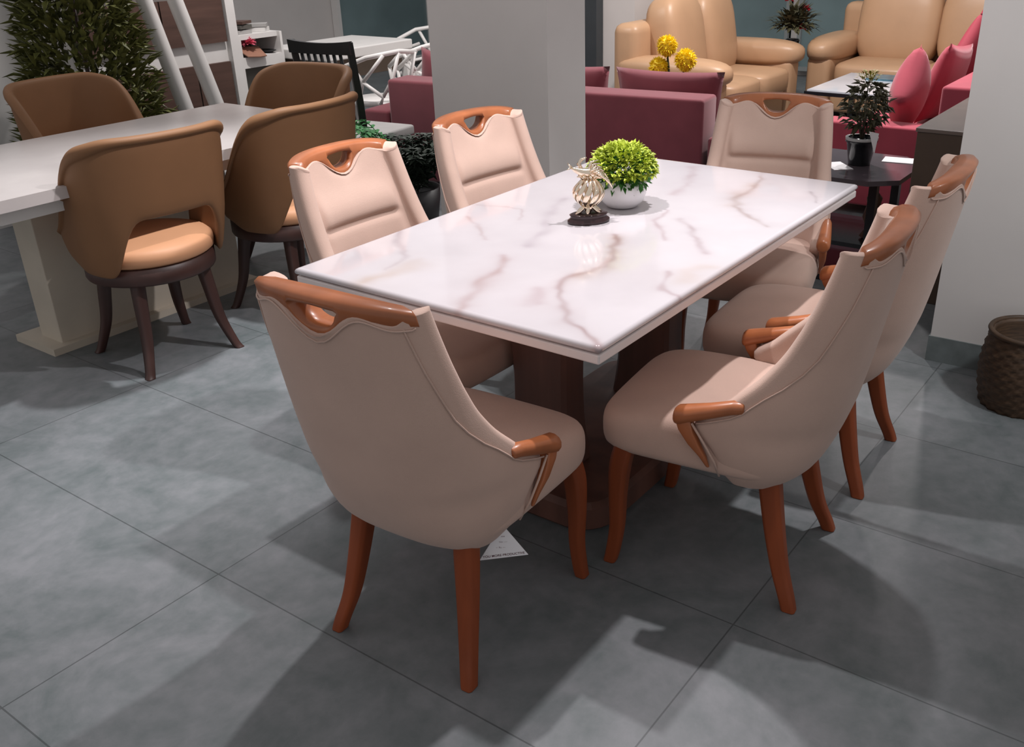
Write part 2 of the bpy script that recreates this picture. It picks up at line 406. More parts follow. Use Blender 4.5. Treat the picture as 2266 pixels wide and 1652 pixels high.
def build_shell(root):
    bm = NB(); rows = []
    zb = .315
    base = shell_ring(.945)
    NZ = len(ZL)
    for z in ZL:
        ring = shell_ring(z); rows.append([Vector((x, y, z)) for x, y in ring])
    # top part: each column climbs to its own height
    for f in (.25, .5, .75, .93, 1.0):
        row = []
        for k, (x, y) in enumerate(shell_ring(.925)):
            zt = ztop(x); z = .925 + (zt - .925) * f
            x2, y2 = shell_ring(max(z, .60))[k]
            if f == 1.0:
                hw, = interp(HWT, z); 
            row.append(Vector((x2, y2, z)))
        rows.append(row)
    # rows above the notch must not fold: clamp lower rows to the notch height
    for r in rows:
        for v in r: v.z = min(v.z, ztop(v.x))
    # crown
    last = rows[-1]; c = []
    n = len(last)
    for sc, dz in ((.75, .006), (.35, .009)):
        row = []
        for k in range(n):
            if k <= NO: j = NO + 4 + int(round((1 - k / NO) * NI)) ; j = NO + 4 + NI - int(round(k / NO * NI)) if False else NO + 4 + int(round((NO - k) / NO * NI))
            elif k <= NO + 3: j = k
            elif k <= NO + 4 + NI: j = int(round((NO + 4 + NI - k) / NI * NO)) if False else int(round(NO - (k - NO - 4) / NI * NO))
            else: j = k
            if k > NO and k <= NO + 3: m = last[NO + 2].lerp(last[NO + 2], 1)
            p = last[k]; q = last[j % n]
            mid = (p + q) / 2
            row.append(mid.lerp(p, sc) + Vector((0, 0, dz)))
        c.append(row)
    rows += c
    vr = loft(bm, rows, True, False)
    # close the slot on top
    top = vr[-1]
    for k in range(NO):
        j0 = NO + 4 + int(round((NO - k) / NO * NI)); j1 = NO + 4 + int(round((NO - k - 1) / NO * NI))
        vs = [top[k], top[k + 1], top[j1], top[j0]]
        vs = [v for i, v in enumerate(vs) if v not in vs[:i]]
        if len(vs) >= 3:
            try: bm.faces.new(vs)
            except ValueError: pass
    try: bm.faces.new([top[NO]] + [top[NO + i] for i in (1, 2, 3)] + [top[NO + 4]])
    except ValueError: pass
    try: bm.faces.new([top[NO + 4 + NI]] + [top[NO + 4 + NI + i] for i in (1, 2, 3)] + [top[0]])
    except ValueError: pass
    link('backrest', bm, fabric, root, mods=SUB1)

def rail_pt(u, z, side):
    """u in -1..1 over the rail, side -1 back, +1 front"""
    (xo, yo), (xi, yi) = sect_at(min(z, .95), u)
    mx, my = (xo + xi) / 2, (yo + yi) / 2; dx, dy = xi - mx, yi - my; d = math.hypot(dx, dy)
    hx = .024 + .004 * (1 - abs(u))
    return Vector((mx + dx / d * hx * side, my + dy / d * hx * side, z))
def build_rail(root):
    bm = NB(); NU = 84; UM = .84
    hu = .15  # half extent of hole in u
    def zt(u): return .962 - .016 * abs(u / UM) ** 2
    def cols(u):
        x = sect_at(.93, u)[0][0] * .9
        zl = ztop(x) - .006 if abs(u) < .80 else .912
        a = abs(u) / hu
        if a < 1:
            ht = zt(u) - .020 - .004 * a; hb = ht - .050 * (1 - a * a) ** .7
        else: ht = hb = None
        return zl, hb, ht, zt(u)
    secs = []
    for i in range(NU + 1):
        u = -UM + 2 * UM * i / NU; zl, hb, ht, z1 = cols(u)
        if hb is None: hb = ht = (zt(u) - .028)
        zl = min(zl, hb - .008)
        d = {}
        for s in (-1, 1):
            d[s] = [bm.verts.new(rail_pt(u, zl, s * .75)), bm.verts.new(rail_pt(u, (zl + hb) / 2, s)), bm.verts.new(rail_pt(u, hb, s))]
            d[s] += [bm.verts.new(rail_pt(u, ht, s)) if ht - hb > 1e-4 else d[s][2], bm.verts.new(rail_pt(u, z1 - .010, s * 1.05)), bm.verts.new(rail_pt(u, z1 - .002, s * .7))]
        secs.append((d, ht - hb > 1e-4, u))
    def q(*v):
        v = [x for i, x in enumerate(v) if x not in v[:i]]
        if len(v) > 2:
            try: bm.faces.new(v)
            except ValueError: pass
    for (a, ha, ua), (b, hb_, ub) in zip(secs[:-1], secs[1:]):
        for s in (-1, 1):
            q(a[s][0], b[s][0], b[s][1], a[s][1]); q(a[s][1], b[s][1], b[s][2], a[s][2])
            q(a[s][3], b[s][3], b[s][4], a[s][4]); q(a[s][4], b[s][4], b[s][5], a[s][5])
        q(a[-1][5], b[-1][5], b[1][5], a[1][5]); q(a[-1][0], a[1][0], b[1][0], b[-1][0])
        if ha or hb_:
            q(a[-1][2], b[-1][2], b[1][2], a[1][2]); q(a[-1][3], a[1][3], b[1][3], b[-1][3])
    for d, h, u in (secs[0], secs[-1]):
        q(d[-1][0], d[-1][1], d[-1][2], d[1][2], d[1][1], d[1][0]); q(d[-1][2], d[-1][4], d[-1][5], d[1][5], d[1][4], d[1][2])
    link('top_rail', bm, wood, root)

def build_piping(root):
    bm = NB()
    for s in (-1, 1):
        pts = []
        for z in [.912, .90, .86, .82, .78, .74, .70, .66, .62, .59, .565, .545]:
            hw, = interp(HWT, z); yb, = interp(YBT, z); yf, = interp(YFT, z)
            yy = yf - .045 - .020 * smooth((z - .57) / .12)
            n = 2.9 - .5 * smooth((z - .5) / .4); e = (yf - .012 - yy) / (yf - .012 - yb); sn = min(1, max(0, e)) ** (n / 2); th = math.asin(sn)
            x, y = se(hw, yf - .012, yb, n, th); pts.append((s * (x + .0015), y, z))
        pts += [(s * .2545, -.08, .528), (s * .2575, -.03, .508), (s * .2575, .0, .498)]
        tube(bm, pts, .0021, 6)
    # wavy welt under the wooden rail, on the outside
    pts = []
    for i in range(41):
        u = -.80 + 1.60 * i / 40; (xo, yo), _ = sect_at(.9, u); z = ztop(xo * .9) - .008
        (xo, yo), _ = sect_at(z, u); pts.append((xo * 1.005, yo - .002, z))
    tube(bm, pts, .0021, 6)
    # front seam of the side wing
    for s in (-1, 1): tube(bm, [(s * .260, .010, .498), (s * .256, -.020, .45), (s * .246, -.045, .40), (s * .222, -.052, .35)], .003, 6)
    link('piping', bm, fabric, root)

def build_seat(root):
    bm = NB(); rows = []
    def foot(sc, z, dy=0):
        r = []
        for k in range(36):
            th = 2 * PI * k / 36; c, s = math.cos(th), math.sin(th)
            hw = .236; x = hw * math.copysign(abs(c) ** (2 / 5.2), c); y = .04 + .250 * math.copysign(abs(s) ** (2 / 5.2), s)
            x *= 1 + .03 * (y / .27 if y > 0 else 0)
            r.append(Vector((x * sc, (y - .04) * sc + .04 + dy, z + (.012 * (1 - (y / .28) ** 2) if z > .45 else 0))))
        return r
    for sc, z in ((.5, .346), (.93, .348), (.99, .362), (1.0, .39), (1.0, .42), (.985, .440), (.94, .455), (.84, .463), (.6, .468), (.3, .470)): rows.append(foot(sc, z))
    loft(bm, rows); link('seat', bm, fabric, root, mods=SUB1)

def build_arm(root, s):
    bm = NB()
    secs = []
    for y, hx, zc, hz, x in ((-.110, .014, .556, .013, .243), (-.082, .018, .553, .017, .246), (-.03, .020, .535, .019, .250), (.025, .0235, .517, .0225, .252), (.045, .024, .510, .024, .252), (.055, .018, .508, .018, .252)):
        secs.append([Vector((s * x + math.cos(a) * hx * 1.05, y, zc + math.sin(a) * hz * 1.05)) for a in [PI / 6 * k + PI / 12 for k in range(12)]])
    loft(bm, secs)
    # tapering support running down and back beside the seat
    rows = []
    for x, y, z, hx, hy in ((.250, .022, .505, .014, .020), (.253, .012, .475, .012, .018), (.252, -.008, .44, .010, .014), (.247, -.028, .41, .007, .009), (.243, -.042, .38, .004, .004)):
        rows.append([Vector((s * x + a * hx, y + b * hy + .012, z)) for a, b in ((1, -1), (1, 1), (-1, 1), (-1, -1))])
    loft(bm, rows)
    link('armrest', bm, wood, root, mods=[('BEVEL', dict(width=.004, segments=2, limit_method='ANGLE'))])

def make_chair(x, y, rz, label):
    t = thing('dining_chair', label, 'chair', (x, y, 0), rz, 'beige dining chairs around the marbled table')
    build_seat(t); build_shell(t); build_rail(t); build_piping(t)
    build_arm(t, -1); build_arm(t, 1)
    for s in (-1, 1):
        bm = NB(); rows = [(s * .200, .200, .375, .026, .026), (s * .208, .214, .31, .025, .026), (s * .210, .220, .22, .021, .022), (s * .208, .222, .12, .018, .019), (s * .210, .232, .04, .017, .018), (s * .212, .240, 0, .016, .017)]
        sweep_rect(bm, dens(rows)); link('leg', bm, legwood, t, smooth=True, mods=[('BEVEL', dict(width=.003, segments=2, limit_method='ANGLE', angle_limit=.6))])
    for s in (-1, 1):
        bm = NB(); rows = [(s * .145, -.150, .375, .026, .027), (s * .152, -.163, .30, .025, .026), (s * .163, -.183, .20, .022, .024), (s * .176, -.208, .10, .019, .021), (s * .192, -.235, .03, .017, .019), (s * .198, -.245, 0, .016, .018)]
        sweep_rect(bm, dens(rows)); link('leg', bm, legwood, t, smooth=True, mods=[('BEVEL', dict(width=.003, segments=2, limit_method='ANGLE', angle_limit=.6))])
    return t
def ang(fx, fy): return math.atan2(fy, fx) - PI / 2
CH = [((-1.115, -.132), (.998, .06), 'beige dining chair at the near short end of the marbled table, back to the viewer'),
      ((-.252, -.797), (-.117, .993), 'beige dining chair on the right side of the marbled table, the nearer of two'),
      ((.348, -.771), (-.071, .997), 'beige dining chair on the right side of the marbled table, nearest the grey wall'),
      ((-.318, .690), (-.01, -1), 'brightly lit beige dining chair across the table, in front of the tan barrel chairs'),
      ((.325, .692), (-.10, -.995), 'brightly lit beige dining chair across the table, beside the square grey pillar'),
      ((1.068, -.04), (-.97, -.25), 'beige dining chair at the far short end of the table, facing the viewer')]
proto = None
for (mx, my), (fx, fy), lab in CH:
    d = math.hypot(fx, fy); fx /= d; fy /= d
    x, y = mx + fx * .245, my + fy * .245
    if proto is None: proto = make_chair(x, y, ang(fx, fy), lab); o = proto
    else:
        o = copy_tree(proto); o.location = (x, y, 0); o.rotation_euler = (0, 0, ang(fx, fy)); o['label'] = lab

# ------------------------------------------------------------------ things on the table
def leaf(bm, p, d, up, ln, wd, bend=.2):
    d = d.normalized(); s = d.cross(up)
    if s.length < 1e-3: s = Vector((1, 0, 0))
    s.normalize(); n = s.cross(d).normalized()
    a = p; m1 = p + d * ln * .45 + n * ln * bend * .5; t = p + d * ln - n * ln * bend * .3
    v = [bm.verts.new(x) for x in (a, m1 - s * wd / 2, t, m1 + s * wd / 2)]
    bm.faces.new(v)
def rdir(zmin=-1):
    while True:
        v = Vector((random.uniform(-1, 1), random.uniform(-1, 1), random.uniform(-1, 1)))
        if .05 < v.length < 1 and v.z / v.length > zmin: return v.normalized()

PX, PY = .165, .052
t = thing('potted_plant', 'round yellow-green artificial plant in a white bowl on the marbled table', 'plant', (PX, PY, .76))
bm = NB(); lathe(bm, [(.035, 0), (.05, .004), (.066, .022), (.074, .045), (.075, .065), (.072, .088), (.069, .088), (.068, .078), (.01, .074)], seg=36)
link('bowl', bm, potw, t)
bm = NB(); lathe(bm, [(.067, .070), (.066, .080), (.03, .085), (.004, .086)], seg=24); link('soil', bm, soil, t)
bm = NB()
for k in range(1500):
    d = rdir(-.1); r = .060 + .036 * random.random() ** .4
    p = Vector((d.x * r * 1.05, d.y * r * 1.05, .112 + d.z * r * .82)); dd = (d + rdir() * .7).normalized()
    leaf(bm, p, dd, Vector((0, 0, 1)), random.uniform(.014, .021), .012, .35)
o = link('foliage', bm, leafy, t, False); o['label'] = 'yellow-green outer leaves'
bm = NB()
for k in range(800):
    d = rdir(-.75); r = .03 + .050 * random.random()
    p = Vector((d.x * r * 1.15, d.y * r * 1.15, .108 + d.z * r * .75)); dd = (d + rdir() * .6).normalized()
    leaf(bm, p, dd, Vector((0, 0, 1)), random.uniform(.02, .032), .012, .3)
for k in range(26):   # sprigs drooping over the rim toward the viewer
    a = random.uniform(3.4, 4.6); p = Vector((math.cos(a) * .055, math.sin(a) * .055, .090 + random.uniform(-.004, .01)))
    leaf(bm, p, Vector((math.cos(a), math.sin(a), random.uniform(-1.1, .2))), Vector((0, 0, 1)), .032, .012, .3)
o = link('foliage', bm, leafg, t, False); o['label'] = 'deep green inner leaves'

t = thing('ornament', 'polished champagne-gold openwork ornament on a dark oval base, on the marbled table', 'ornament', (-.035, .045, .76), math.radians(-40))
bm = NB(); lathe(bm, [(.058, 0), (.064, .003), (.064, .010), (.055, .016), (.055, .022), (.058, .026), (.052, .028)], seg=36, sx=1, sy=.6)
o = link('base', bm, mat('mahogany_base', (.035, .016, .018), .25, .1), t); o['label'] = 'dark oval base'
bm = NB()
for k in range(11):   # curved petals forming an open bulb
    a0 = 2 * PI * k / 11; rows = []
    for i in range(13):
        v = i / 12; z = .052 + .078 * v; r = .012 + .033 * math.sin(PI * (v * .86 + .10)); a = a0 + .75 * v
        wd = .0075 * math.sin(PI * min(1, v * .9 + .08)) + .0022
        c = Vector((math.cos(a) * r, math.sin(a) * r, z)); tn = Vector((-math.sin(a), math.cos(a), 0)); rn = Vector((math.cos(a), math.sin(a), 0))
        rows.append([c + tn * wd * math.cos(q) + rn * .003 * math.sin(q) for q in [2 * PI * m / 8 for m in range(8)]])
    loft(bm, rows)
link('bulb', bm, gold, t)
bm = NB()
for k, (a, r) in enumerate([(i * PI / 3 + .3, .030) for i in range(6)]):
    tube(bm, [(math.cos(a) * .008, math.sin(a) * .006, .060), (math.cos(a) * .016, math.sin(a) * .010, .046), (math.cos(a) * r, math.sin(a) * r * .5, .036), (math.cos(a) * (r + .012), math.sin(a) * (r + .012) * .5, .027)], [.006, .005, .0065, .004], 8)
puff(bm, 0, 0, .045, .014, .012, .016, 2)
link('foot_scroll', bm, gold, t)
bm = NB()
tube(bm, [(-.050, .005, .165), (-.040, .002, .158), (-.022, 0, .150), (0, 0, .146), (.024, 0, .140), (.042, 0, .134), (.056, 0, .124)], [.003, .007, .012, .015, .014, .009, .002], 12)
tube(bm, [(-.050, .005, .165), (-.058, .016, .176)], [.004, .001], 6); tube(bm, [(-.050, .005, .165), (-.064, -.002, .160)], [.004, .001], 6)
tube(bm, [(-.018, .006, .155), (-.026, .012, .172), (-.018, .010, .184), (-.004, .006, .190)], [.006, .006, .005, .0015], 8)
for k in range(7):
    a = .25 * k
    tube(bm, [(.002 + .006 * k, .006, .150 - .002 * k), (.012 + .007 * k, .018, .172 - .006 * k), (.034 + .006 * k, .014, .178 - .011 * k)], [.005, .0045, .0012], 6)
    tube(bm, [(.002 + .006 * k, -.006, .148 - .002 * k), (.006 + .008 * k, -.020, .160 - .006 * k), (.026 + .007 * k, -.018, .160 - .010 * k)], [.005, .0045, .0012], 6)
for k in range(8):
    a = 2 * PI * k / 8
    tube(bm, [(math.cos(a) * .012, math.sin(a) * .012, .126), (math.cos(a) * .026, math.sin(a) * .022, .140), (math.cos(a) * .034, math.sin(a) * .028, .136)], [.005, .005, .002], 6)
link('winged_finial', bm, gold, t)

# triangular card hanging under the nearest chair
t = thing('price_tag', 'white triangular card hanging under the nearest beige chair', 'price tag', (-.940, -.316, .345), math.radians(-49))
bm = NB()
fr = [Vector((0, 0, 0)), Vector((-.056, 0, -.094)), Vector((.056, 0, -.088))]
a = [bm.verts.new(p + Vector((0, -.0006, 0))) for p in fr]; b = [bm.verts.new(p + Vector((0, .0006, 0))) for p in fr]
bm.faces.new(a); bm.faces.new(b[::-1])
for i in range(3): bm.faces.new((a[i], a[(i + 1) % 3], b[(i + 1) % 3], b[i]))
link('card', bm, paper, t, False)
bm = NB(); a = [bm.verts.new(p) for p in ((0, -.0009, .001), (-.0075, -.0009, -.013), (.0070, -.0009, -.012))]; bm.faces.new(a); link('green_tip', bm, greenink, t, False)
def text_obj(name, txt, size, loc, m, parent, rot=(PI / 2, 0, 0), bold=0):
    c = bpy.data.curves.new(name, 'FONT'); c.body = txt; c.size = size; c.align_x = 'CENTER'; c.extrude = .0001; c.offset = bold
    o = bpy.data.objects.new(name, c); COL.objects.link(o)
    dg = bpy.context.evaluated_depsgraph_get(); me = bpy.data.meshes.new_from_object(o.evaluated_get(dg)); bpy.data.objects.remove(o)
    n = bpy.data.objects.new(name, me); COL.objects.link(n); me.materials.clear(); me.materials.append(m); n.parent = parent
    n.location = loc; n.rotation_euler = rot; return n
text_obj('lettering', 'YOU MORE PRODUCTIVE', .0084, (.0, -.0009, -.086), ink, t, (PI / 2, math.radians(-2.5), 0), .00008)
gi = mat('faded_ink', (.35, .27, .29), .6)
text_obj('lettering', 'size', .006, (0, -.0009, -.034), gi, t); text_obj('lettering', 'No: ----', .006, (0, -.0009, -.049), gi, t); text_obj('lettering', '\u2022  Rs: ---', .006, (-.006, -.0009, -.064), gi, t)
bm = NB(); tube(bm, [(0, 0, -.001), (0, .004, .012)], .0006, 5); link('string', bm, paper, t)

# ------------------------------------------------------------------ tan barrel chairs and their table
def make_tan(x, y, rz, label):
    t = thing('barrel_chair', label, 'chair', (x, y, 0), rz, 'tan barrel chairs around the pale marble table')
    bm = NB(); rows = []
    NPH = 46; A = math.radians(112)
    for i in range(NPH + 1):
        ph = -A + 2 * A * i / NPH; ap = abs(ph)
        zt = .93 - .03 * smooth((ap - .6) / .5) - .34 * smooth((ap - .95) / 1.0)
        zb = .40 + .225 * (1 - smooth((ap - .45) / .52))
        zb = min(zb + .05 * smooth((ap - 1.5) / .45), zt - .05)
        row = []
        prof = []
        T = .034
        for f in (0, .04, .3, .6, .86, .93, .97, 1): prof.append((zb + (zt - zb) * f, 0))
        def rad(z, ap):
            lean = .045 * max(0, z - .45) / .48 * (math.cos(ap) * .8 + .45)
            return .262 + .02 * smooth((z - .4) / .15) + lean
        out = []; inn = []
        for f, bulge in ((0, -.012), (.03, 0), (.35, 0), (.7, 0), (.885, 0), (.895, -.007), (.91, .010), (.965, .013), (1.0, -.002)):
            z = zb + (zt - zb) * f; out.append((rad(z, ap) + bulge, z))
        for f, bulge in ((1.0, .012), (.965, .0), (.9, 0), (.5, 0), (.1, 0), (.0, .012)):
            z = zb + (zt - zb) * f; inn.append((rad(z, ap) - T + bulge, z))
        sq = 1 / (abs(math.sin(ph)) ** 2.7 + abs(math.cos(ph)) ** 2.7) ** (1 / 2.7)
        row = [Vector((math.sin(ph) * r * sq, -math.cos(ph) * r * sq * .98, z)) for r, z in out + inn]
        rows.append(row)
    loft(bm, rows); link('backrest', bm, tan, t, mods=SUB1)
    bm = NB(); lathe(bm, [(.05, .425), (.234, .425), (.247, .435), (.250, .455), (.247, .475), (.230, .490), (.17, .498), (.05, .500)], seg=40)
    link('seat', bm, tanseat, t)
    bm = NB(); lathe(bm, [(.21, .355), (.240, .357), (.244, .365), (.244, .42), (.23, .426)], seg=40); link('seat_frame', bm, darkwood, t)
    for sx, sy in ((-1, -1), (1, -1), (-1, 1), (1, 1)):
        bm = NB(); sweep_rect(bm, dens([(sx * .135, sy * .135, .37, .024, .024), (sx * .145, sy * .147, .27, .022, .022), (sx * .158, sy * .165, .14, .019, .019), (sx * .185, sy * .195, .03, .016, .016), (sx * .197, sy * .207, 0, .017, .017)]))
        link('leg', bm, darkwood, t)
    return t
tb = make_tan(-.315, 1.935, math.radians(-5.5), 'tan barrel chair nearest the left edge, back to the viewer, open gap above seat')
for x, y, a, lab in ((.355, 1.905, 5, 'tan barrel chair behind the nearer brightly lit beige chair, back to the viewer'),
                     (.84, 2.44, 96, 'tan barrel chair at the far end of the pale table, below the dark slatted chair'),
                     (.20, 3.04, 187, 'tan barrel chair across the pale table, in front of the bushy green plant')):
    o = copy_tree(tb); o.location = (x, y, 0); o.rotation_euler = (0, 0, math.radians(a)); o['label'] = lab
t = thing('dining_table', 'pale marble rectangular table among the tan barrel chairs', 'table', (-.10, 2.33, 0))
def oct_(hx, hy, c, z): return [Vector((x, y, z)) for x, y in ((hx, -hy + c), (hx, hy - c), (hx - c, hy), (-hx + c, hy), (-hx, hy - c), (-hx, -hy + c), (-hx + c, -hy), (hx - c, -hy))]
bm = NB(); loft(bm, [oct_(.87, .47, .012, .718), oct_(.87, .47, .012, .724), oct_(.87, .47, .012, .752), oct_(.87, .47, .012, .76)]); link('tabletop', bm, marble2, t, False)
bm = NB(); box(bm, -.46, .46, -.02, .14, .02, .718, .004); box(bm, -.52, .52, -.06, .24, 0, .03); link('base_panel', bm, cream, t, False)
bm = NB(); box(bm, -.74, .80, -.40, .40, .66, .718); link('apron', bm, white, t, False)

# bushy plant and leaning posts at the far left
def bush(name, label, x, y, z0, rx, h, n, m, pot=None, ll=.07, tall=True, group=None):
    t = thing(name, label, 'plant', (x, y, 0), 0, group)
    bm = NB()
    for k in range(n):
        zz = random.random(); r = rx * (1 - .75 * zz ** 1.3) * (.35 + .65 * random.random() ** .5) if tall else rx * math.sin(PI * (.15 + .8 * zz)) * random.random() ** .4
        a = random.uniform(0, 2 * PI); p = Vector((math.cos(a) * r, math.sin(a) * r, z0 + h * zz))
        leaf(bm, p, Vector((math.cos(a), math.sin(a), random.uniform(-.2, 1.4))) + rdir() * .5, Vector((0, 0, 1)), random.uniform(.6, 1.2) * ll, ll * .3, .2)
    link('foliage', bm, m, t, False)
    bm = NB(); tube(bm, [(0, 0, .1), (.01, 0, z0 + h * .6)], [.018, .008], 7); link('trunk', bm, darkwood, t)
    if pot:
        bm = NB(); pr, ph = pot; lathe(bm, [(pr * .7, 0), (pr * .75, .01), (pr, ph), (pr * .9, ph), (pr * .85, ph - .03), (.01, ph - .035)], seg=28); link('pot', bm, blackm, t)
    return t
bush('potted_shrub', 'tall bushy olive-green potted shrub at the top left corner', .62, 3.76, .25, .40, 1.7, 4600, leafd, (.2, .28), .11)

for (xb, xt, y0), lab in (((1.50, 1.30, 3.86), 'leaning whitish post between the bushy shrub and the brown fronted cabinet, right one'), ((1.30, 1.13, 3.90), 'leaning whitish post partly behind the bushy shrub, left one')):
    bm = NB(); tube(bm, [(xb + .10, y0 - .02, 0), (xb, y0, .5), (xt, y0, 1.25), (xt - .08, y0 + .02, 1.9)], [.05, .047, .045, .043], 14)
    tag(link('leaning_post', bm, white, None), lab, 'post', 'leaning white posts')

t = thing('cabinet', 'white cabinet with brown wood-grain fronts behind the leaning posts', 'cabinet', (0, 4.3, 0))
bm = NB(); box(bm, .2, 2.0, .03, .45, 0, 1.5); link('body', bm, white, t, False)
bm = NB(); box(bm, 1.98, 2.05, -.02, .45, 0, 1.5); link('side_panel', bm, white, t, False)
for x0, x1, z0, z1 in ((1.70, 1.97, .10, .735), (.9, 1.69, .10, .735), (1.50, 1.97, .865, 1.15), (.9, 1.49, .865, 1.15), (.9, 1.97, 1.19, 1.42)):
    bm = NB(); box(bm, x0, x1, 0, .03, z0, z1); link('front', bm, plank, t, False)

t = thing('shelf_unit', 'white open shelf unit with a pink flower bowl, left of the black slatted chair', 'shelf', (.0, 4.3, 0))
bm = NB()
box(bm, 2.08, 2.42, 0, .38, .67, .742); box(bm, 2.08, 2.42, .03, .38, .855, .888)
link('shelf', bm, white, t, False)
bm = NB(); box(bm, 2.06, 2.08, 0, .38, 0, .888); box(bm, 2.42, 2.44, .0, .38, 0, .888)
link('side_panel', bm, white, t, False)
bm = NB(); box(bm, 2.09, 2.41, .02, .34, .02, .49); link('drawer', bm, white, t, False)
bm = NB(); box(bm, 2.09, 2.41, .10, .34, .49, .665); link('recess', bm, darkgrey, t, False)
bm = NB(); box(bm, 2.09, 2.41, .32, .36, .743, .854); link('shelf_back', bm, plank, t, False)
t = thing('flower_bowl', 'pink flower in a folded brown bowl on the white shelf unit', 'flower bowl', (2.20, 4.37, .742))
bm = NB(); a = [bm.verts.new(p) for p in ((-.12, .02, .07), (.10, .03, .05), (-.02, -.13, .003), (-.10, -.1, .01), (.06, -.1, .0))]
bm.faces.new((a[0], a[3], a[2], a[4], a[1])); 
link('bowl', bm, terrac, t, False, mods=[('SOLIDIFY', dict(thickness=.006))])
bm = NB()
for k in range(70):
    d = rdir(-.2); leaf(bm, Vector((-.02, -.01, .085)) + d * .012, d, Vector((0, 0, 1)), .05, .035, .3)
link('flower', bm, pinkp, t, False)
bm = NB(); lathe(bm, [(.03, 0), (.05, .004), (.085, .016), (.088, .02), (.01, .012)], seg=24)
o = tag(link('plate', bm, blackm), 'dark shallow plate on the white shelf beside the pink flower', 'plate'); o.location = (2.37, 4.40, .743); o.scale = (.5, 1, 1)
random.seed(3)
for k in range(5):
    bm = NB(); wv = random.uniform(.055, .07); h = random.uniform(.018, .03)
    box(bm, -wv, wv, -.08, .08, 0, h)
    o = link('book', bm, [concrete, darkgrey, plank, white, concrete][k], None, False); zz = .889 + .032 * (k % 3); o.location = (2.18 + .16 * (k // 3), 4.45, zz); o.rotation_euler = (0, 0, .2 * k)
    tag(o, ['grey book at the bottom of the left stack on the white shelf unit', 'dark grey book in the middle of the left stack on the white shelf unit', 'brown book on top of the left stack on the white shelf unit', 'white book at the bottom of the right stack on the white shelf unit', 'grey book on top of the right stack on the white shelf unit'][k], 'book', 'books on top of the white shelf unit')

# ------------------------------------------------------------------ dark slatted chair
t = thing('dining_chair', 'black slatted-back wooden chair with a pale seat behind the tan barrel chairs', 'chair', (1.66, 2.75, 0), math.radians(-83))
bm = NB(); box(bm, -.21, .21, -.21, .23, .42, .48, .015); link('seat', bm, concrete, t)
for s in (-1, 1):
    bm = NB(); tube(bm, [(s * .19, -.24, 0), (s * .19, -.21, .42), (s * .195, -.235, .7), (s * .20, -.28, 1.0)], [(.027, .022)] * 4, 4); link('leg', bm, blackm, t, False)
    bm = NB(); tube(bm, [(s * .185, .2, 0), (s * .185, .19, .43)], .02, 4); link('leg', bm, blackm, t, False)
bm = NB(); rows = []
for i in range(9):
    u = -1 + i / 4; y = -.285 - .015 * (1 - u * u)
    rows.append([Vector((u * .215, y - .012, .935)), Vector((u * .215, y + .012, .935)), Vector((u * .215, y + .006, 1.005 - .012 * (1 - u * u))), Vector((u * .215, y - .018, 1.005 - .012 * (1 - u * u)))])
loft(bm, rows); link('top_rail', bm, blackm, t, False)
bm = NB(); box(bm, -.19, .19, -.225, -.205, .52, .56); link('lower_rail', bm, blackm, t, False)
for k in range(7):
    bm = NB(); x = -.135 + .045 * k; tube(bm, [(x, -.215, .55), (x, -.285, .94)], .010, 6); link('slat', bm, blackm, t)

# ------------------------------------------------------------------ white table and branch-pattern chairs
t = thing('dining_table', 'white table with thick edge at the back, white branch-pattern chairs around it', 'table', (2.91, 4.22, 0))
bm = NB(); box(bm, -.44, .44, -.33, .33, .69, .76, .008); link('tabletop', bm, white, t, False)
bm = NB(); box(bm, -.38, .38, -.27, .27, .55, .69); link('apron', bm, mat('umber_wood', (.10, .07, .05), .5, .15), t, False)
for sx in (-1, 1):
    for sy in (-1, 1):
        bm = NB(); box(bm, sx * .40 - .03, sx * .40 + .03, sy * .29 - .03, sy * .29 + .03, 0, .69); link('leg', bm, white, t, False)
def make_branch(x, y, rz, lab):
    t = thing('branch_chair', lab, 'chair', (x, y, 0), rz, 'white branch-pattern chairs')
    bm = NB(); lathe(bm, [(.05, .425), (.21, .43), (.22, .445), (.21, .46), (.05, .462)], seg=24); link('seat', bm, white, t)
    bm = NB(); R0 = .24
    def P(a, z): a = math.radians(a); r = R0 + .02 * (z - .45) / .3; return (math.sin(a) * r, -math.cos(a) * r, z)
    tube(bm, [P(-115, .62), P(-90, .70), P(-50, .76), P(0, .79), P(50, .76), P(90, .70), P(115, .62)], .016, 7)
    for pts in ([P(-115, .62), P(-110, .45)], [P(115, .62), P(110, .45)], [P(-80, .72), P(-60, .60), P(-75, .45)], [P(-60, .60), P(-25, .77)], [P(-60, .60), P(-30, .5), P(-35, .45)], [P(0, .79), P(-12, .62), P(-30, .5)], [P(-12, .62), P(20, .55), P(15, .45)],
                [P(20, .55), P(45, .76)], [P(20, .55), P(60, .52), P(75, .45)], [P(60, .52), P(85, .70)], [P(45, .65), P(75, .62), P(100, .66)]): tube(bm, pts, .0135, 6)
    link('backrest', bm, white, t)
    for a in (-135, -45, 45, 135):
        a = math.radians(a); bm = NB(); tube(bm, [(math.sin(a) * .16, math.cos(a) * .16, .43), (math.sin(a) * .2, math.cos(a) * .2, 0)], .013, 7); link('leg', bm, white, t)
    return t
bc = make_branch(2.60, 3.52, math.radians(-12), 'white branch-pattern armchair nearest, between the black chair and burgundy sofa')
for x, y, a, lab in ((3.14, 3.64, 8, 'white branch-pattern armchair pushed under the right half of the white table'), (3.72, 4.12, 95, 'white branch-pattern armchair at the right end of the white table, by the pillar')):
    o = copy_tree(bc); o.location = (x, y, 0); o.rotation_euler = (0, 0, math.radians(a)); o['label'] = lab

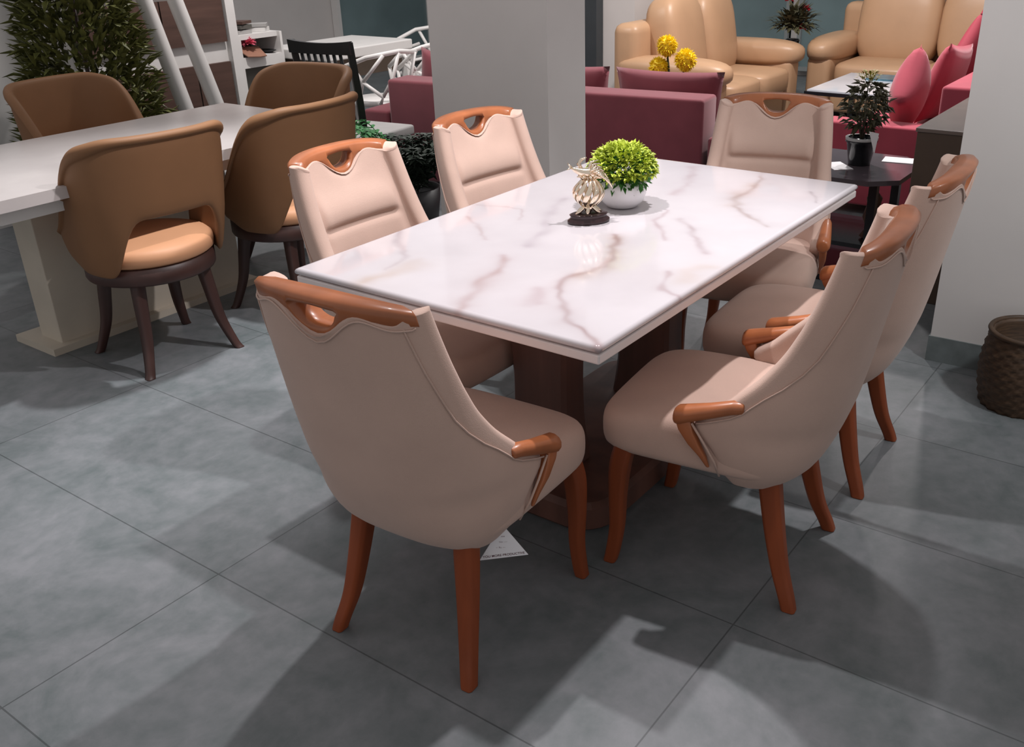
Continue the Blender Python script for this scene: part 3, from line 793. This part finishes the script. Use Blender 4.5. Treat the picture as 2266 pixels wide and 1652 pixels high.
# ------------------------------------------------------------------ fern beside the pillar
t = thing('potted_fern', 'dark potted plant with a green fern frond, left of the square pillar', 'plant', (1.50, 2.22, 0))
bm = NB(); lathe(bm, [(.11, 0), (.12, .01), (.15, .24), (.135, .24), (.13, .21), (.01, .2)], seg=28); link('pot', bm, blackm, t)
bm = NB(); dk = NB()
for k in range(66):
    a = random.uniform(0, 2 * PI); L_ = random.uniform(.22, .38); n = 14; hi = k < 8
    if hi: a = 2.35 + random.uniform(-.9, .9); L_ = random.uniform(.34, .42)
    b_ = bm if hi else dk
    pts = []
    for i in range(n):
        v = i / n; r = .03 + L_ * v * (.9 if hi else .75); z = .20 + (.40 if hi else .24) * math.sin(PI * .62 * v) + (.0 if hi else random.uniform(-.0, .05))
        pts.append(Vector((math.cos(a) * r, math.sin(a) * r, z)))
    tube(b_, pts, .003, 4)
    for i in range(2, n):
        d = (pts[i] - pts[i - 1]).normalized(); s = d.cross(Vector((0, 0, 1))).normalized()
        for sg in (-1, 1): leaf(b_, pts[i], s * sg + d * .6 + Vector((0, 0, -.25)), Vector((0, 0, 1)), .085 * (1 - .5 * i / n), .026, .2)
link('frond', bm, fernm, t, False); o = link('foliage', dk, mat('dark_green_leaf', (.02, .035, .022), .6, .4, 20), t, False)

# ------------------------------------------------------------------ sofas
def rbox_obj(name, x0, x1, y0, y1, z0, z1, m, parent, bev=.03, seg=4):
    bm = NB(); box(bm, x0, x1, y0, y1, z0, z1, bev, seg); return link(name, bm, m, parent)
def rot(x, y, z, rx=0, ry=0, rz=0):
    return Matrix.Translation((x, y, z)) @ Matrix.Rotation(rz, 4, 'Z') @ Matrix.Rotation(ry, 4, 'Y') @ Matrix.Rotation(rx, 4, 'X')
sa = math.radians(6.8)
t = thing('sofa', 'long burgundy sofa seen from behind, passing behind the square pillar', 'sofa', (2.26, 1.94, 0), sa)
rbox_obj('backrest', 0, .22, -1.04, 1.06, .06, .68, maroon, t, .02)
rbox_obj('base', .2, .78, -1.06, 1.06, .06, .30, maroon, t, .02)
for s in (-1, 1): rbox_obj('armrest', 0, .80, min(s * 1.07, s * 1.27), max(s * 1.07, s * 1.27), .06, .485, maroon, t, .02)
for k in range(3): rbox_obj('seat_cushion', .24, .80, -1.05 + .70 * k, -.36 + .70 * k, .30, .43, maroon, t, .04)
for sx in (.05, .72):
    for sy in (-1.2, 1.2):
        bm = NB(); lathe(bm, [(.02, 0), (.025, .065)], cx=sx, cy=sy, seg=12); link('leg', bm, blackm, t)
def cushion(x, y, z, sx, sz, rx, rz, m, label, group=None, th=.075):
    bm = NB(); rows = []; n = 14; g1 = []
    for side in (1, -1):
        gg = []
        for i in range(n + 1):
            r = []
            for j in range(n + 1):
                a = -1 + 2 * i / n; b = -1 + 2 * j / n
                edge = (1 - a * a) * (1 - b * b); pin = 1 - .07 * (1 - abs(a) ** 2) * abs(b) ** 3 ; pin2 = 1 - .07 * (1 - abs(b) ** 2) * abs(a) ** 3
                r.append(Vector((a * sx * pin2, side * th * edge ** .42, b * sz * pin)))
            gg.append([bm.verts.new(p) for p in r])
        for i in range(n):
            for j in range(n): bm.faces.new((gg[i][j], gg[i + 1][j], gg[i + 1][j + 1], gg[i][j + 1]))
    bmesh.ops.remove_doubles(bm, verts=bm.verts[:], dist=1e-4)
    o = link('cushion', bm, m); o.location = (x, y, z); o.rotation_euler = (rx, 0, rz); return tag(o, label, 'cushion', group)
G = 'burgundy cushions on the long sofa'
def onsofa(lx, ly): return (2.26 + lx * math.cos(sa) - ly * math.sin(sa), 1.94 + lx * math.sin(sa) + ly * math.cos(sa))
for ly, sx, sz, yr, lab in ((.80, .24, .215, -.22, 'burgundy cushion showing above the long sofa back, left of the pillar'), (-.05, .30, .20, 0, 'burgundy cushion showing above the long sofa back, hidden partly by the pillar'), (-.72, .33, .20, 0, 'burgundy cushion showing above the long sofa back, below the yellow flowers')):
    x, y = onsofa(.315, ly); o = cushion(x, y, .585, sx, sz, 0, sa + PI / 2, maroon, lab, G, .072); o.rotation_euler = (math.radians(-5), yr, sa + PI / 2)

# raspberry sofa on the right
t = thing('sofa', 'raspberry fabric sofa with cushions on the right, beyond the dark side table', 'sofa', (3.04, -.15, 0))
rbox_obj('armrest', 0, .17, .02, .64, .05, .505, pink, t, .015)
rbox_obj('armrest', 1.98, 2.15, .02, .64, .05, .505, pink, t, .015)
rbox_obj('backrest', 0, 2.15, -.22, .02, .05, .735, pink, t, .02)
rbox_obj('base', .17, 1.98, .02, .60, .05, .28, pink, t, .02)
for k in range(2): rbox_obj('seat_cushion', .175 + .90 * k, 1.07 + .90 * k, .03, .63, .28, .42, pink, t, .035)
G = 'raspberry cushions on the right sofa'
o = cushion(3.36, .12, .645, .185, .185, 0, 0, pink, 'large raspberry cushion standing at the near end of the right sofa', G, .10); o.rotation_euler = (math.radians(10), math.radians(40), math.radians(12))
o = cushion(3.84, .06, .63, .26, .235, 0, 0, pink, 'raspberry cushion leaning on the sofa back behind the nearest one', G, .08); o.rotation_euler = (math.radians(16), math.radians(6), 0)
o = cushion(4.30, .05, .68, .24, .235, 0, 0, mat('wine_fabric', (.28, .03, .05), .8, .08), 'darker red cushion whose corner peeks above the raspberry cushions', G, .07); o.rotation_euler = (math.radians(12), math.radians(40), 0)
o = cushion(4.72, .06, .68, .24, .24, 0, 0, lav, 'dusky lilac cushion at the far end of the raspberry sofa', None, .08); o.rotation_euler = (math.radians(14), 0, 0)

# tan leather loveseat facing the aisle
def leather_sofa(label, x, y, rz, W, D, seats):
    """local: front toward -Y, x along the width, origin at the front left foot"""
    t = thing('sofa', label, 'sofa', (x, y, 0), rz)
    for x0 in (0, W - .26):
        bm = NB(); box(bm, x0 + .03, x0 + .23, .03, D - .05, .04, .50, .05, 4); link('arm_panel', bm, leather, t)
        bm = NB(); puff(bm, x0 + .13, D * .5 - .03, .535, .145, D * .5 + .0, .105, 3, seg=28, rings=16); link('armrest', bm, leather, t)
    bm = NB(); box(bm, .24, W - .24, .06, D - .1, .05, .30, .04, 4); link('base', bm, leather, t)
    bm = NB(); box(bm, .05, W - .05, D - .22, D, .05, .86, .07, 4); link('back_frame', bm, leather, t)
    sw = (W - .50) / seats
    for k in range(seats):
        cx = .25 + sw * (k + .5)
        bm = NB(); puff(bm, cx, .36, .355, sw / 2 + .004, .37, .10, 5.5, seg=32, rings=16); link('seat_cushion', bm, leather, t)
        bm = NB(); puff(bm, cx, D - .30, .70, sw / 2 + .006, .15, .335, 3.6, seg=32, rings=18, mt=Matrix.Rotation(math.radians(-10), 4, 'X')); link('back_cushion', bm, leather, t)
    return t
leather_sofa('plump tan leather loveseat behind the burgundy sofa, near the yellow flowers', 3.98, 1.60, 0, 1.58, .92, 2)
leather_sofa('plump tan leather sofa at the upper right, behind the glass coffee table', 5.62, 1.66, -PI / 2, 2.5, .95, 3)

t = thing('coffee_table', 'low coffee table with pale glass top and black frame before the leather sofas', 'coffee table', (4.95, .84, 0))
bm = NB(); box(bm, -.47, .47, -.31, .33, .385, .41); link('frame', bm, black, t, False)
bm = NB(); box(bm, -.455, .455, -.295, .315, .41, .42); link('glass_top', bm, mat('pale_glass', (.62, .66, .72), .08, .12, 2), t, False)
for sx in (-1, 1):
    for sy in (-1, 1):
        bm = NB(); box(bm, sx * .43 - .02, sx * .43 + .02, sy * .28 - .02, sy * .28 + .02, 0, .385); link('leg', bm, black, t, False)
bm = NB(); box(bm, -.12, .12, -.16, .16, 0, .012); o = link('magazine', bm, mat('blue_print', (.06, .16, .22), .3, .5, 12), None, False); o.location = (5.22, .78, .42)
tag(o, 'magazine with a blue cover on the pale glass coffee table', 'magazine')

# black floor stand with red flowers between the leather sofas
t = thing('flower_stand', 'tall black stand with dark foliage and pink-red flowers between the leather sofas', 'flower stand', (5.74, 1.80, 0))
bm = NB(); lathe(bm, [(.14, 0), (.14, .02), (.05, .04), (.035, .10), (.05, .16), (.03, .22), (.028, .34), (.045, .38), (.028, .42), (.03, .52), (.05, .56), (.06, .60), (.05, .61), (.01, .60)], seg=24); link('pedestal', bm, black, t)
bm = NB()
for k in range(260):
    d = rdir(-.2); leaf(bm, Vector((0, 0, .70)) + Vector((d.x * .16, d.y * .16, d.z * .13)) * random.random(), d, Vector((0, 0, 1)), .12, .045, .3)
link('foliage', bm, leafr, t, False)
bm = NB()
for c in ((-.06, -.10, .70), (.05, -.08, .84), (-.08, .02, .92), (.1, .05, .80), (.0, -.05, .98)):
    for k in range(30):
        d = rdir(-.3); leaf(bm, Vector(c), d, Vector((0, 0, 1)), .045, .028, .3)
link('flower', bm, redp, t, False)

# yellow pompom flowers
t = thing('flower_vase', 'three yellow pompom flowers standing behind the burgundy sofa back', 'flowers', (3.35, 1.62, 0))
bm = NB(); lathe(bm, [(.09, 0), (.10, .01), (.10, .38), (.09, .40), (.01, .39)], seg=24); link('vase', bm, blackm, t)
for dx, dy, z, r in ((0, .05, .815, .074), (0, -.085, .735, .078), (-.02, .095, .68, .074)):
    bm = NB()
    for k in range(420):
        d = rdir(); leaf(bm, Vector((dx, dy, z)) + d * r * .45, d + rdir() * .25, Vector((0, 0, 1)), r * random.uniform(.45, .6), r * .3, .25)
    puff(bm, dx, dy, z, r * .75, r * .75, r * .75, 2)
    fl = link('flower', bm, yellow, t, False)
    bm = NB(); tube(bm, [(0, 0, .36), (dx * .6, dy * .6, z * .8), (dx, dy, z - r * .5)], .007, 6); link('stem', bm, mat('stem_green', (.04, .06, .03), .6), fl)

# ------------------------------------------------------------------ dark side table with the small plant
t = thing('side_table', 'dark glossy side table between the far beige chair and the brown cabinet', 'side table', (2.10, .04, 0))
bm = NB(); loft(bm, [[Vector((x, y, z)) for x, y in ((-.26, -.22), (-.17, -.33), (.17, -.33), (.30, -.22), (.30, .28), (.2, .34), (-.17, .34), (-.26, .26))] for z in (.478, .5)])
link('tabletop', bm, mat('smoked_glass', (.085, .068, .078), .12, .1), t, False)
for sx in (-.16, .18):
    for sy in (-.22, .22):
        bm = NB(); box(bm, sx - .018, sx + .018, sy - .018, sy + .018, .04, .478); link('leg', bm, black, t, False)
bm = NB(); box(bm, -.22, .22, -.27, .27, .18, .20); link('shelf', bm, black, t, False)
bm = NB(); box(bm, -.22, .22, -.27, .27, .0, .04); link('base', bm, black, t, False)
t = thing('potted_plant', 'small leafy plant in a black pot on the dark side table', 'plant', (2.14, -.035, .5))
bm = NB(); lathe(bm, [(.048, 0), (.05, .004), (.066, .105), (.072, .106), (.072, .126), (.062, .126), (.058, .11), (.004, .108)], seg=32); link('pot', bm, black, t)
bm = NB(); lathe(bm, [(.060, .1265), (.0735, .1265), (.0735, .121), (.0725, .115)], seg=32, caps=False); link('pot_rim', bm, mat('pale_rim', (.45, .45, .45), .3), t)
bm = NB()
for k in range(7):
    a = 2 * PI * k / 7; tube(bm, [(0, 0, .10), (math.cos(a) * .02, math.sin(a) * .02, .18), (math.cos(a) * .055, math.sin(a) * .055, .26 + .012 * k)], [.004, .003, .002], 5)
tube(bm, [(0, 0, .10), (0, 0, .36)], [.006, .002], 6); link('stem', bm, mat('stem_brown', (.10, .085, .06), .7), t)
bm = NB()
for k in range(330):
    z = random.uniform(.16, .37); r = .098 * math.sin(PI * min(1, max(0, (z - .13) / .27))) * random.random() ** .5
    a = random.uniform(0, 2 * PI); leaf(bm, Vector((math.cos(a) * r, math.sin(a) * r, z)), Vector((math.cos(a), math.sin(a), random.uniform(-.9, .7))), Vector((0, 0, 1)), random.uniform(.035, .055), .023, .3)
link('foliage', bm, leafr, t, False)
bm = NB()
for k in range(90):
    a = random.uniform(0, 2 * PI); r = random.uniform(0, .05)
    leaf(bm, Vector((math.cos(a) * r, math.sin(a) * r, random.uniform(.375, .41))), Vector((math.cos(a), math.sin(a), random.uniform(.2, 1.3))), Vector((0, 0, 1)), .028, .010, .3)
o = link('foliage', bm, mat('mustard_leaf', (.30, .26, .04), .6, .3, 40), t, False); o['label'] = 'mustard-yellow top leaves'
bm = NB(); a = [bm.verts.new(p) for p in ((.0, -.06, .17), (.0, -.105, .165), (.0, -.095, .07))]; bm.faces.new(a)
o = link('hanging_tag', bm, paper, None, False, mods=[('SOLIDIFY', dict(thickness=.001))]); o.location = (2.06, -.03, .5)
tag(o, 'small white triangular tag hanging from the leafy plant on the side table', 'tag')
for (x, y, w_, d_, rz), lab in (((2.05, .035, .075, .045, .75), 'white card on the dark side table, left of the black pot'), ((2.30, -.17, .055, .07, .15), 'white card on the dark side table, right of the black pot')):
    bm = NB(); box(bm, -w_, w_, -d_, d_, 0, .002); o = link('card', bm, paper, None, False); o.location = (x, y, .5005); o.rotation_euler = (0, 0, rz); tag(o, lab, 'card', None)
# dark carved figures on the lower shelf
bm = NB(); lathe(bm, [(.03, 0), (.05, .01), (.025, .05), (.045, .10), (.03, .16), (.035, .19), (.01, .22)], seg=16)
o = link('figurine', bm, mat('brown_lacquer', (.10, .05, .035), .3, .3, 20)); o.location = (2.0, -.17, .201); tag(o, 'small brown lacquered figurine on the lower shelf of the dark side table', 'figurine')

# brown cabinet between side table and wall
t = thing('cabinet', 'dark brown low cabinet between the side table and the right grey wall', 'cabinet', (1.835, -.36, 0))
bm = NB(); box(bm, 0, .95, -.62, 0, .0, .735, .004); link('body', bm, brownpanel, t, False)
bm = NB(); box(bm, -.006, .96, -.63, .006, .735, .752, .003); link('top_panel', bm, mat('taupe_top', (.16, .13, .115), .3, .1), t, False)

# wicker basket at the right
t = thing('basket', 'brown wicker basket on the floor at the right, against the grey wall', 'basket', (1.04, -1.04, 0))
bm = NB(); rows = []
for i in range(34):
    z = .27 * i / 33; r = .115 + .03 * math.sin(PI * (z / .27 * .8 + .1)); row = []
    for k in range(72):
        a = 2 * PI * k / 72; rr = r + .004 * math.sin(a * 18 + (PI if (i // 2) % 2 else 0)); row.append(Vector((rr * math.cos(a), rr * math.sin(a), z)))
    rows.append(row)
for dr, z in ((.012, .272), (.016, .26), (.016, .05)):
    rows.append([Vector(((.128 - dr) * math.cos(2 * PI * k / 72), (.128 - dr) * math.sin(2 * PI * k / 72), z)) for k in range(72)])
loft(bm, rows); link('body', bm, wicker, t)
bm = NB(); n = 48
tube(bm, [(.128 * math.cos(2 * PI * k / n), .128 * math.sin(2 * PI * k / n), .272) for k in range(n + 1)], .009, 8); link('rim', bm, wicker, t)
